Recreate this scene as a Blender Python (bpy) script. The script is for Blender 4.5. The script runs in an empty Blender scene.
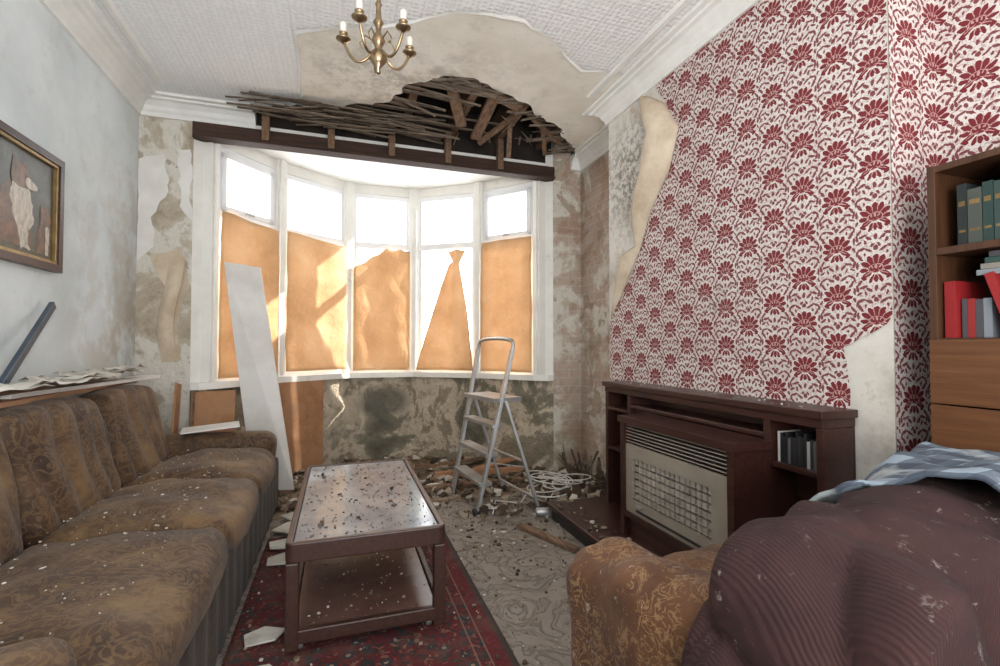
import bpy, bmesh, math, random
from mathutils import Vector, Matrix, noise
R=random.Random(7)
sc=bpy.context.scene
def link(o): sc.collection.objects.link(o); return o
# ------------------------------------------------------------------ materials
class NT:
    def __init__(s,name):
        s.m=bpy.data.materials.new(name); s.m.use_nodes=True
        s.t=s.m.node_tree; s.b=s.t.nodes['Principled BSDF']; s.co={}
    def n(s,typ,**kw):
        nd=s.t.nodes.new(typ)
        for k,v in kw.items(): setattr(nd,k,v)
        return nd
    def l(s,a,b): s.t.links.new(a,b)
    def inp(s,sock,v):
        if hasattr(v,'is_output'): s.l(v,sock)
        else: sock.default_value=v
    def coord(s,kind='Object',scale=None):
        tc=s.n('ShaderNodeTexCoord'); o=tc.outputs[kind]
        if scale:
            mp=s.n('ShaderNodeMapping'); s.l(o,mp.inputs[0]); mp.inputs['Scale'].default_value=scale; o=mp.outputs[0]
        return o
    def noise(s,co,scale,detail=6,rough=.6,dist=0):
        nd=s.n('ShaderNodeTexNoise'); s.l(co,nd.inputs['Vector'])
        nd.inputs['Scale'].default_value=scale; nd.inputs['Detail'].default_value=detail
        nd.inputs['Roughness'].default_value=rough; nd.inputs['Distortion'].default_value=dist
        return nd.outputs['Fac']
    def vor(s,co,scale,feature='F1',out='Distance',rand=1):
        nd=s.n('ShaderNodeTexVoronoi',feature=feature); s.l(co,nd.inputs['Vector']); nd.inputs['Scale'].default_value=scale
        nd.inputs['Randomness'].default_value=rand
        return nd.outputs[out]
    def math(s,op,a,b=0.0,c=None):
        nd=s.n('ShaderNodeMath',operation=op); s.inp(nd.inputs[0],a); s.inp(nd.inputs[1],b)
        if c is not None: s.inp(nd.inputs[2],c)
        return nd.outputs[0]
    def ramp(s,fac,stops,interp='LINEAR'):
        nd=s.n('ShaderNodeValToRGB'); s.l(fac,nd.inputs[0]); cr=nd.color_ramp; cr.interpolation=interp
        while len(cr.elements)<len(stops): cr.elements.new(.5)
        for e,(p,c) in zip(cr.elements,stops):
            e.position=p; e.color=(c[0],c[1],c[2],1) if not isinstance(c,(int,float)) else (c,c,c,1)
        return nd.outputs[0]
    def mix(s,f,a,b,mode='MIX'):
        nd=s.n('ShaderNodeMix',data_type='RGBA',blend_type=mode)
        s.inp(nd.inputs[0],f)
        for k,v in ((6,a),(7,b)):
            if isinstance(v,tuple): v=(v[0],v[1],v[2],1)
            s.inp(nd.inputs[k],v)
        return nd.outputs[2]
    def near(s,co,p,r0,r1,sc=(1,1,1)):
        a=s.n('ShaderNodeVectorMath',operation='SUBTRACT'); s.l(co,a.inputs[0]); a.inputs[1].default_value=p
        m=s.n('ShaderNodeVectorMath',operation='MULTIPLY'); s.l(a.outputs[0],m.inputs[0]); m.inputs[1].default_value=sc
        l=s.n('ShaderNodeVectorMath',operation='LENGTH'); s.l(m.outputs[0],l.inputs[0])
        mr=s.n('ShaderNodeMapRange'); s.l(l.outputs['Value'],mr.inputs[0]); mr.inputs[1].default_value=r0; mr.inputs[2].default_value=r1; mr.inputs[3].default_value=1; mr.inputs[4].default_value=0
        return mr.outputs[0]
    def col(s,c): s.inp(s.b.inputs['Base Color'],(c[0],c[1],c[2],1) if isinstance(c,tuple) else c)
    def bump(s,h,st=.3,dist=.01):
        nd=s.n('ShaderNodeBump'); s.l(h,nd.inputs['Height']); nd.inputs['Strength'].default_value=st; nd.inputs['Distance'].default_value=dist
        s.l(nd.outputs[0],s.b.inputs['Normal'])
    def rough(s,v): s.inp(s.b.inputs['Roughness'],v)
    def metal(s,v): s.b.inputs['Metallic'].default_value=v

def nmat(name,stops,scale=5,detail=6,rough=.8,bump=.2,bscale=None,bdist=.005,dist=0,vs=None,metal=0):
    k=NT(name); co=k.coord('Object',vs); f=k.noise(co,scale,detail,.65,dist); k.col(k.ramp(f,stops)); k.rough(rough); k.metal(metal)
    if bump: k.bump(k.noise(co,bscale or scale*4,5),bump,bdist)
    return k.m
def wood(name,c1,c2,axis=1,rough=.45,sc=4):
    vs=[14,14,14]; vs[axis]=.8
    return nmat(name,[(.3,c1),(.7,c2)],scale=sc,rough=rough,bump=.1,vs=tuple(vs),dist=.6)

def m_leftwall():
    k=NT('painted_woodchip'); co=k.coord(); big=k.noise(co,1.6,5)
    c=k.ramp(big,[(.3,(.56,.62,.63)),(.6,(.73,.78,.79))])
    st=k.ramp(k.noise(co,5,8,.7),[(.56,0.0),(.68,1.0)])
    c=k.mix(k.math('MULTIPLY',st,.35),c,(.44,.45,.42))
    low=k.math('MULTIPLY',k.near(co,(-1.33,3.9,1.0),.2,1.1,(0,1,.6)),k.ramp(k.noise(co,4,8,.7),[(.42,0.0),(.56,1.0)]))
    c=k.mix(k.math('MULTIPLY',low,.7),c,(.44,.37,.27)); k.col(c); k.rough(.85)
    k.bump(k.noise(co,60,4),.5,.004); return k.m
def m_damaged():
    k=NT('damaged_plaster'); co=k.coord(); f=k.noise(co,2.4,9,.60,.5)
    c=k.ramp(f,[(.28,(.28,.20,.14)),(.38,(.42,.35,.26)),(.45,(.52,.47,.38)),(.475,(.66,.63,.56)),(.58,(.68,.65,.58)),(.60,(.40,.35,.28)),(.68,(.52,.42,.32)),(.8,(.34,.24,.17))])
    f2=k.noise(co,3.1,9,.62,.3)
    sp=k.n('ShaderNodeSeparateXYZ'); k.l(co,sp.inputs[0])
    right=k.math('GREATER_THAN',sp.outputs[0],1.0)
    th=k.math('MULTIPLY',k.ramp(f2,[(.46,0.0),(.52,1.0)]),right)
    br=k.n('ShaderNodeTexBrick')
    cb=k.n('ShaderNodeCombineXYZ'); k.l(k.math('ADD',sp.outputs[0],sp.outputs[1]),cb.inputs[0]); k.l(sp.outputs[2],cb.inputs[1]); k.l(cb.outputs[0],br.inputs[0])
    br.inputs['Scale'].default_value=1; br.inputs['Brick Width'].default_value=.225; br.inputs['Row Height'].default_value=.075; br.inputs['Mortar Size'].default_value=.008; br.inputs['Mortar Smooth'].default_value=.6
    br.inputs['Color1'].default_value=(.34,.18,.13,1); br.inputs['Color2'].default_value=(.42,.26,.19,1); br.inputs['Mortar'].default_value=(.42,.36,.29,1)
    c=k.mix(k.math('MULTIPLY',th,.6),c,br.outputs[0])
    s=k.ramp(k.noise(co,11,9,.75),[(.54,0.0),(.62,1.0)]); c=k.mix(k.math('MULTIPLY',s,.45),c,(.27,.22,.16))
    k.col(c); k.rough(.92); k.bump(k.math('ADD',f,k.noise(co,24,6)),.9,.02); return k.m
def m_mossy():
    k=NT('mossy_masonry'); co=k.coord(); f=k.noise(co,1.9,10,.62,.5)
    c=k.ramp(f,[(.30,(.08,.075,.055)),(.40,(.17,.16,.12)),(.455,(.26,.24,.18)),(.47,(.54,.46,.35)),(.53,(.60,.52,.41)),(.545,(.32,.27,.20)),(.62,(.25,.22,.16)),(.68,(.13,.115,.085)),(.8,(.10,.085,.06))])
    s=k.ramp(k.noise(co,9,9,.75),[(.50,0.0),(.60,1.0)]); c=k.mix(k.math('MULTIPLY',s,.5),c,(.18,.15,.10))
    lt=k.math('MULTIPLY',k.near(co,(-.1,4.7,.62),.25,.55,(1,.3,1)),k.ramp(k.noise(co,6,8,.7),[(.40,0.0),(.5,1.0)])); c=k.mix(k.math('MULTIPLY',lt,.75),c,(.62,.54,.42))
    dk=k.near(co,(.42,4.9,.56),.17,.30,(1,.3,1.6)); c=k.mix(k.math('MULTIPLY',dk,.8),c,(.13,.13,.105))
    g=k.ramp(k.noise(co,4,6,.7),[(.56,0.0),(.66,1.0)]); c=k.mix(k.math('MULTIPLY',g,.4),c,(.13,.135,.065))
    k.col(c); k.rough(.92); k.bump(k.math('ADD',f,k.noise(co,24,6)),1,.03); return k.m
M_left=m_leftwall(); M_dam=m_damaged(); M_green=m_mossy()
def m_breast():
    k=NT('old_plaster'); co=k.coord(); f=k.noise(co,4,9,.6)
    c=k.ramp(f,[(.3,(.46,.42,.36)),(.45,(.66,.63,.57)),(.6,(.73,.71,.66)),(.75,(.58,.54,.46))])
    m=k.math('MULTIPLY',k.near(co,(1.82,2.75,2.25),.1,.42,(0,1,.8)),k.ramp(k.noise(co,22,8,.8),[(.48,0.0),(.54,1.0)]))
    c=k.mix(k.math('MULTIPLY',m,.8),c,(.13,.12,.11))
    s=k.ramp(k.noise(co,8,8,.7),[(.54,0.0),(.62,1.0)]); c=k.mix(k.math('MULTIPLY',s,.5),c,(.46,.34,.23))
    k.col(c); k.rough(.9); k.bump(k.noise(co,16,7),.5,.008); return k.m
M_breastplaster=m_breast()
def m_mouldy():
    k=NT('bare_ceiling_plaster'); co=k.coord(); f=k.noise(co,1.8,7)
    c=k.ramp(f,[(.3,(.68,.64,.54)),(.5,(.82,.79,.71)),(.7,(.87,.85,.79))])
    s=k.ramp(k.noise(co,5,9,.75),[(.54,0.0),(.64,1.0)]); c=k.mix(k.math('MULTIPLY',s,.4),c,(.54,.50,.42))
    m=k.math('MULTIPLY',k.near(co,(.4,3.2,2.83),.1,.75,(.7,1,0)),k.ramp(k.noise(co,7,9,.8),[(.46,0.0),(.58,1.0)]))
    c=k.mix(k.math('MULTIPLY',m,.7),c,(.38,.34,.29))
    k.col(c); k.rough(.9); k.bump(k.noise(co,14,6),.4,.006); return k.m
M_cplaster=m_mouldy()
def m_anag():
    k=NT('embossed_ceiling_paper'); co=k.coord()
    br=k.n('ShaderNodeTexBrick',offset=0.0); k.l(co,br.inputs[0]); br.inputs['Scale'].default_value=1.0; br.inputs['Mortar Size'].default_value=.004; br.inputs['Mortar Smooth'].default_value=1
    br.inputs['Brick Width'].default_value=.13; br.inputs['Row Height'].default_value=.13
    br.inputs['Color1'].default_value=(1,1,1,1); br.inputs['Color2'].default_value=(1,1,1,1); br.inputs['Mortar'].default_value=(.35,.35,.35,1)
    v=k.vor(co,34,rand=.35); f=k.noise(co,1.2,4)
    h=k.math('MULTIPLY',k.math('ADD',k.math('MULTIPLY',k.ramp(v,[(.2,0.0),(.5,1.0)]),.6),.4),br.outputs[0])
    c=k.mix(h,(.76,.765,.765),k.ramp(f,[(.3,(.83,.84,.84)),(.6,(.90,.91,.91))]))
    k.col(c); k.rough(.85)
    k.bump(h,.6,.008); return k.m
M_ceil=m_anag()
M_cornice=nmat('cornice_paint',[(.3,(.72,.72,.69)),(.6,(.84,.84,.81))],scale=3,bump=.1)
M_white=nmat('aged_white_paint',[(.25,(.56,.51,.42)),(.38,(.80,.79,.74)),(.7,(.90,.89,.85))],scale=4.5,detail=10,rough=.55,bump=.15)
M_upvc=nmat('white_window_frame',[(.3,(.84,.85,.86)),(.6,(.90,.91,.92))],scale=2,rough=.35,bump=0)
M_beam=wood('stained_beam',(.02,.010,.007),(.07,.032,.018),0,.8)
M_lath=nmat('old_laths',[(.3,(.04,.030,.024)),(.5,(.15,.115,.085)),(.7,(.32,.26,.19))],scale=5,vs=(.7,9,9),rough=.9,bump=.4)
M_joist=wood('joist_wood',(.08,.045,.026),(.27,.165,.10),1,.85)
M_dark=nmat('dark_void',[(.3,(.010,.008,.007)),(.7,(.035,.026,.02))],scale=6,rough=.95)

def m_wallpaper():
    k=NT('red_damask_wallpaper'); tc=k.coord('UV')
    nz=k.n('ShaderNodeTexNoise'); k.l(tc,nz.inputs[0]); nz.inputs['Scale'].default_value=80; nz.inputs['Detail'].default_value=2
    va=k.n('ShaderNodeVectorMath',operation='MULTIPLY_ADD'); k.l(nz.outputs['Color'],va.inputs[0]); va.inputs[1].default_value=(.010,.010,0)
    k.l(tc,va.inputs[2])
    sp=k.n('ShaderNodeSeparateXYZ'); k.l(va.outputs[0],sp.inputs[0])
    S=1.10
    u,v=k.math('MULTIPLY',sp.outputs[0],S),k.math('MULTIPLY',sp.outputs[1],S)
    pw,ph=.156,.205
    un=k.math('DIVIDE',u,pw); cu=k.math('FLOOR',un); odd=k.math('FLOORED_MODULO',cu,2.0)
    x=k.math('MULTIPLY',k.math('SUBTRACT',k.math('SUBTRACT',un,cu),.5),pw)
    vn=k.math('ADD',k.math('DIVIDE',v,ph),k.math('MULTIPLY',odd,.5))
    y=k.math('MULTIPLY',k.math('SUBTRACT',k.math('SUBTRACT',vn,k.math('FLOOR',vn)),.5),ph)
    ax=k.math('ABSOLUTE',x); cb=k.n('ShaderNodeCombineXYZ'); k.l(ax,cb.inputs[0]); k.l(y,cb.inputs[1]); P=cb.outputs[0]
    def field(pet):
        d=None
        for cx,cy,rx,ry,a in pet:
            mp=k.n('ShaderNodeMapping',vector_type='TEXTURE'); k.l(P,mp.inputs[0])
            mp.inputs['Location'].default_value=(cx,cy,0); mp.inputs['Rotation'].default_value=(0,0,math.radians(a)); mp.inputs['Scale'].default_value=(rx,ry,1)
            le=k.n('ShaderNodeVectorMath',operation='LENGTH'); k.l(mp.outputs[0],le.inputs[0]); o=le.outputs['Value']
            d=o if d is None else k.math('MINIMUM',d,o)
        return d
    main=field([(0,.038,.013,.021,0),(.021,.034,.011,.021,-28),(.039,.020,.010,.021,-58),(0,.008,.033,.024,0),(.047,-.002,.009,.017,-85),
        (.034,-.020,.0095,.023,-118),(.047,-.034,.007,.013,-60),(.016,-.038,.008,.018,-150),(0,-.038,.008,.015,0)])
    gap=field([(.0105,.038,.0018,.018,-12),(.030,.028,.0018,.018,-42),(.040,.008,.0018,.014,-72),(.024,-.014,.0018,.022,-115),(.008,-.030,.0018,.014,-160),(0,.010,.0045,.009,0),(.014,.008,.003,.007,-25)])
    ring=k.math('LESS_THAN',k.math('ABSOLUTE',k.math('SUBTRACT',field([(0,.002,.027,.017,0)]),1.0)),.075)
    sec=field([(.060,.050,.0060,.019,-35),(.073,.070,.0055,.016,25),(.056,.084,.0055,.015,70),(.028,.078,.0055,.018,-60),(.0,.084,.010,.010,0),(.012,.096,.0055,.010,40),
        (.064,-.052,.0055,.018,40),(.073,-.074,.0065,.015,-20),(.048,-.068,.0055,.018,75),(.026,-.080,.006,.015,-50),(.042,.062,.005,.007,0),(.072,.022,.0055,.015,0),
        (.0,-.076,.007,.012,0),(.064,-.094,.005,.013,60),(.072,-.014,.005,.011,30),(.040,-.094,.005,.011,-20)])
    bg=k.ramp(k.noise(k.coord('Object'),2.5,6),[(.3,(.58,.52,.49)),(.55,(.69,.65,.62))])
    lace=k.noise(tc,95,2,.5,1.2)
    bg=k.mix(k.ramp(lace,[(.54,0.0),(.57,.65)]),bg,(.36,.20,.18))
    c=k.mix(k.math('LESS_THAN',sec,1.0),bg,(.185,.045,.048))
    halo=k.math('LESS_THAN',main,1.28); c=k.mix(halo,c,(.68,.64,.61))
    c=k.mix(k.math('LESS_THAN',main,1.0),c,(.165,.012,.019))
    c=k.mix(k.math('MINIMUM',k.math('ADD',k.math('LESS_THAN',gap,1.0),k.math('MULTIPLY',ring,k.math('LESS_THAN',main,.97))),1.0),c,(.50,.30,.28))
    st=k.ramp(k.noise(k.coord('Object'),1.3,6,.6),[(.60,0.0),(.75,1.0)]); c=k.mix(k.math('MULTIPLY',st,.3),c,(.38,.33,.29))
    mo=k.math('MULTIPLY',k.near(k.coord('Object'),(1.82,1.95,1.35),.05,.30,(0,1,2)),k.ramp(k.noise(k.coord('Object'),14,8,.8),[(.50,0.0),(.58,1.0)])); c=k.mix(k.math('MULTIPLY',mo,.5),c,(.20,.17,.15))
    k.col(c); k.rough(.75); k.bump(k.math('MINIMUM',main,1.2),.15,.003); return k.m
M_wp=m_wallpaper()
M_paperback=nmat('wallpaper_backing',[(.3,(.46,.36,.25)),(.6,(.66,.56,.43))],scale=5,rough=.9)

def m_carpet():
    k=NT('carved_beige_carpet'); co=k.coord()
    n1=k.noise(co,4.2,3,.5,2.2); lines=k.ramp(n1,[(.44,0.0),(.47,1.0),(.49,1.0),(.52,0.0)]); l2=k.ramp(n1,[(.56,0.0),(.58,1.0),(.60,0.0)])
    g=k.noise(co,140,2); h=k.math('SUBTRACT',1.0,k.math('MAXIMUM',lines,l2))
    c=k.ramp(h,[(.0,(.20,.165,.135)),(.6,(.28,.24,.20)),(1,(.30,.26,.22))])
    d=k.ramp(k.noise(co,2.5,8,.7),[(.45,0.0),(.7,1.0)]); c=k.mix(k.math('MULTIPLY',d,.6),c,(.16,.13,.105))
    k.col(c); k.rough(.97); k.bump(k.math('ADD',h,k.math('MULTIPLY',g,.6)),.7,.010); return k.m
M_carpet=m_carpet()
M_dirt=nmat('dirty_floorboards',[(.3,(.10,.07,.05)),(.5,(.22,.16,.11)),(.68,(.35,.28,.20))],scale=9,detail=10,rough=.95,bump=.9,bdist=.02)
def m_rug():
    k=NT('persian_rug'); co=k.coord()
    v=k.vor(co,13); w=k.noise(co,26,3,.6,1.5)
    c=k.ramp(v,[(.0,(.30,.22,.15)),(.08,(.30,.22,.15)),(.11,(.02,.025,.035)),(.24,(.02,.03,.03)),(.27,(.105,.010,.011)),(1,(.13,.014,.014))],'CONSTANT')
    c=k.mix(k.ramp(w,[(.54,0.0),(.58,1.0)]),c,(.025,.022,.022)); c=k.mix(k.ramp(w,[(.36,.8),(.40,0.0)]),c,(.20,.11,.08))
    sp=k.n('ShaderNodeSeparateXYZ'); k.l(co,sp.inputs[0]); X=sp.outputs[0]
    c=k.mix(k.math('MULTIPLY',k.math('GREATER_THAN',X,.515),.7),c,(.11,.010,.012))
    c=k.mix(k.math('GREATER_THAN',X,.575),c,(.05,.035,.03))
    for xx in (.47,.515):
        ln=k.math('LESS_THAN',k.math('ABSOLUTE',k.math('SUBTRACT',X,xx)),.003); c=k.mix(k.math('MULTIPLY',ln,.5),c,(.26,.20,.14))
    d=k.ramp(k.noise(co,5,8,.7),[(.48,0.0),(.66,1.0)]); c=k.mix(k.math('MULTIPLY',d,.35),c,(.16,.12,.09))
    k.col(c); k.rough(.97); k.bump(k.noise(co,160,2),.6,.006); return k.m
M_rug=m_rug()
def m_fabric(name,dark,mid,gold,sc=1.0,pat=.6):
    k=NT(name); co=k.coord()
    f=k.noise(co,3.6*sc,8,.65); c=k.ramp(f,[(.34,dark),(.50,mid),(.66,gold)])
    v=k.vor(co,20*sc,'SMOOTH_F1'); nn=k.noise(co,13*sc,3,.5,2.5)
    p=k.ramp(nn,[(.44,0.0),(.48,1.0),(.53,1.0),(.57,0.0)]); p2=k.ramp(v,[(.12,1.0),(.2,0.0)])
    c=k.mix(k.math('MULTIPLY',k.math('MAXIMUM',p,p2),pat),c,gold)
    du=k.ramp(k.noise(co,30,8,.8),[(.60,0.0),(.68,1.0)]); c=k.mix(k.math('MULTIPLY',du,.35),c,(.30,.25,.19))
    k.col(c); k.rough(.7); k.b.inputs['Sheen Weight'].default_value=.08
    k.bump(k.math('ADD',k.noise(co,90,3),nn),.35,.006); return k.m
M_sofa=m_fabric('brown_velour',(.022,.010,.005),(.075,.038,.017),(.20,.12,.05),pat=.42)
M_sofab=m_fabric('brown_velour_base',(.012,.007,.005),(.03,.018,.010),(.06,.038,.02),pat=.2)
def m_chair():
    k=NT('golden_brocade'); co=k.coord()
    f=k.noise(co,5,6,.6); c=k.ramp(f,[(.32,(.045,.015,.005)),(.52,(.09,.034,.011)),(.70,(.15,.062,.021))])
    n1=k.noise(co,24,3,.55,1.8); e=k.ramp(n1,[(.44,0.0),(.47,1.0),(.51,1.0),(.54,0.0)]); v=k.vor(co,55); e2=k.ramp(v,[(.16,1.0),(.24,0.0)])
    nn=k.noise(co,7,2,.5,1.0); msk=k.ramp(nn,[(.42,0.0),(.50,1.0)])
    c=k.mix(k.math('MULTIPLY',k.math('ADD',k.math('MULTIPLY',e,msk),k.math('MULTIPLY',e2,.5)),.5),c,(.33,.20,.09))
    w=k.ramp(k.noise(co,22,8,.78),[(.62,0.0),(.65,1.0)]); c=k.mix(k.math('MULTIPLY',w,.5),c,(.48,.44,.38))
    k.col(c); k.rough(.8); k.b.inputs['Sheen Weight'].default_value=.08; k.bump(k.math('ADD',n1,k.noise(co,90,3)),.4,.006); return k.m
M_chair=m_chair()
def m_ribbed():
    k=NT('maroon_ribbed_cloth'); co=k.coord(); w=k.n('ShaderNodeTexWave'); k.l(co,w.inputs[0]); w.inputs['Scale'].default_value=58; w.inputs['Distortion'].default_value=1.6
    f=k.noise(co,5,6); c=k.ramp(f,[(.3,(.022,.008,.008)),(.7,(.062,.022,.020))])
    c=k.mix(k.math('MULTIPLY',w.outputs['Fac'],.35),c,(.015,.006,.006))
    s=k.ramp(k.noise(co,24,9,.8),[(.60,0.0),(.63,1.0)]); s2=k.ramp(k.noise(co,3,3,.5),[(.42,0.0),(.55,1.0)])
    c=k.mix(k.math('MULTIPLY',k.math('MULTIPLY',s,s2),.6),c,(.42,.38,.34))
    k.col(c); k.rough(.92); k.bump(w.outputs['Fac'],.4,.004); return k.m
M_maroon=m_ribbed()
def m_check():
    k=NT('checked_wool'); co=k.coord(); sp=k.n('ShaderNodeSeparateXYZ'); k.l(co,sp.inputs[0])
    a=k.math('FLOORED_MODULO',k.math('ADD',sp.outputs[0],k.math('MULTIPLY',sp.outputs[1],.4)),.085); b=k.math('FLOORED_MODULO',k.math('ADD',sp.outputs[1],sp.outputs[2]),.085)
    la=k.math('LESS_THAN',a,.042); lb=k.math('LESS_THAN',b,.042)
    c=k.mix(k.math('MULTIPLY',la,.75),(.26,.32,.38),(.03,.04,.065)); c=k.mix(k.math('MULTIPLY',lb,.65),c,(.04,.05,.075))
    c=k.mix(k.ramp(k.noise(co,7,7),[(.54,0.0),(.64,.6)]),c,(.48,.52,.52))
    k.col(c); k.rough(.95); k.bump(k.noise(co,120,2),.5,.004); return k.m
M_check=m_check()
M_mahog=wood('mahogany',(.022,.008,.006),(.062,.022,.016),1,.35)
M_tablew=wood('dark_table_wood',(.030,.012,.009),(.065,.030,.022),1,.4)
M_shelfw=nmat('dusty_lower_shelf',[(.3,(.075,.032,.025)),(.6,(.14,.075,.06))],scale=3,rough=.25,bump=.1)
def m_marble():
    k=NT('dusty_glass_top'); co=k.coord(); f=k.noise(co,4,8,.6,1)
    c=k.ramp(f,[(.3,(.12,.15,.18)),(.5,(.19,.23,.27)),(.7,(.30,.34,.36))]); s=k.ramp(k.noise(co,45,4,.7),[(.64,0.0),(.70,1.0)])
    c=k.mix(k.math('MULTIPLY',s,.6),c,(.16,.11,.08)); k.col(c); k.rough(k.ramp(k.noise(co,6,5),[(.3,.06),(.7,.22)])); return k.m
M_marble=m_marble()
M_teak=wood('teak_veneer',(.095,.036,.014),(.17,.072,.03),1,.4)
M_case=wood('bookcase_wood',(.042,.018,.009),(.09,.038,.018),2,.4)
M_alu=nmat('dusty_aluminium',[(.3,(.40,.41,.41)),(.7,(.60,.61,.61))],scale=8,rough=.42,bump=.05,metal=.75)
M_brass=nmat('brass',[(.3,(.26,.18,.10)),(.7,(.45,.34,.21))],scale=10,rough=.3,bump=0,metal=1)
M_cream=nmat('cream_plastic',[(.3,(.66,.62,.52)),(.7,(.78,.75,.66))],scale=6,rough=.45,bump=0)
M_firecream=nmat('gas_fire_enamel',[(.3,(.25,.21,.17)),(.7,(.34,.30,.245))],scale=5,rough=.4,bump=0)
M_radiant=nmat('fire_radiants',[(.3,(.26,.21,.16)),(.5,(.40,.35,.29)),(.7,(.50,.45,.38))],scale=14,rough=.9)
M_black=nmat('black_metal',[(.3,(.01,.01,.01)),(.7,(.03,.028,.025))],scale=8,rough=.5)
M_gilt=nmat('gilt',[(.3,(.20,.125,.05)),(.7,(.36,.25,.11))],scale=20,rough=.4,metal=.6)
M_ply=nmat('orange_board',[(.3,(.26,.12,.05)),(.5,(.40,.21,.105)),(.7,(.33,.19,.115))],scale=4,detail=8,rough=.85)
M_board=nmat('white_panel',[(.3,(.64,.62,.58)),(.6,(.80,.79,.76))],scale=3,detail=8,rough=.5)
M_bluebar=nmat('dark_slat',[(.3,(.02,.032,.05)),(.7,(.05,.075,.11))],scale=8,rough=.35)
M_paper=nmat('dirty_paper',[(.3,(.38,.34,.28)),(.6,(.66,.64,.58))],scale=6,detail=8,rough=.9)
M_wire=nmat('white_cable',[(.3,(.60,.58,.53)),(.7,(.75,.74,.70))],scale=8,rough=.4,bump=0)
def m_sheet():
    k=NT('orange_sheet'); co=k.coord(); f=k.noise(co,3,6,.55)
    c=k.ramp(f,[(.3,(.62,.36,.16)),(.5,(.74,.47,.24)),(.7,(.82,.59,.36))])
    cr=k.ramp(k.noise(co,7,4,.5,2),[(.47,0.0),(.49,1.0),(.51,0.0)]); c=k.mix(k.math('MULTIPLY',cr,.25),c,(.90,.72,.50))
    k.col(c); k.rough(.7); k.bump(k.noise(co,9,5,.6,1),.6,.02)
    tr=k.n('ShaderNodeBsdfTranslucent'); k.l(k.mix(.4,c,(.95,.85,.72)),tr.inputs[0]); mx=k.n('ShaderNodeMixShader'); mx.inputs[0].default_value=.27
    k.l(k.b.outputs[0],mx.inputs[1]); k.l(tr.outputs[0],mx.inputs[2]); out=[n for n in k.t.nodes if n.type=='OUTPUT_MATERIAL'][0]; k.l(mx.outputs[0],out.inputs[0]); return k.m
M_sheet=m_sheet()
def m_island(name,stops,rough=.9):
    k=NT(name); g=k.n('ShaderNodeNewGeometry'); k.col(k.ramp(g.outputs['Random Per Island'],stops,'CONSTANT')); k.rough(rough); return k.m
M_chips=m_island('rubble_bits',[(0,(.08,.05,.03)),(.35,(.18,.125,.08)),(.6,(.32,.26,.19)),(.8,(.58,.54,.47)),(.92,(.05,.035,.025))])
M_chipsD=m_island('dark_rubble_bits',[(0,(.06,.038,.028)),(.4,(.12,.08,.055)),(.8,(.22,.17,.12)),(.95,(.5,.46,.4))])
M_chipsW=m_island('plaster_flakes',[(0,(.55,.51,.45)),(.35,(.32,.27,.21)),(.65,(.66,.64,.60)),(.85,(.20,.15,.10))])
M_books=m_island('book_covers',[(0,(.03,.07,.06)),(.2,(.07,.07,.08)),(.38,(.24,.22,.19)),(.52,(.28,.025,.025)),(.60,(.50,.48,.44)),(.72,(.02,.02,.025)),(.88,(.22,.25,.28))],.5)
M_booksdark=m_island('old_book_spines',[(0,(.018,.042,.038)),(.4,(.03,.055,.05)),(.7,(.015,.022,.022)),(.9,(.06,.07,.06))],.6)
M_red=nmat('red_book',[(.3,(.24,.012,.016)),(.7,(.32,.022,.022))],scale=4,rough=.4,bump=0)
M_sleeve=m_island('disc_cases',[(0,(.02,.02,.022)),(.3,(.10,.10,.11)),(.5,(.35,.34,.33)),(.65,(.03,.03,.03)),(.85,(.55,.54,.5))],.3)

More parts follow.
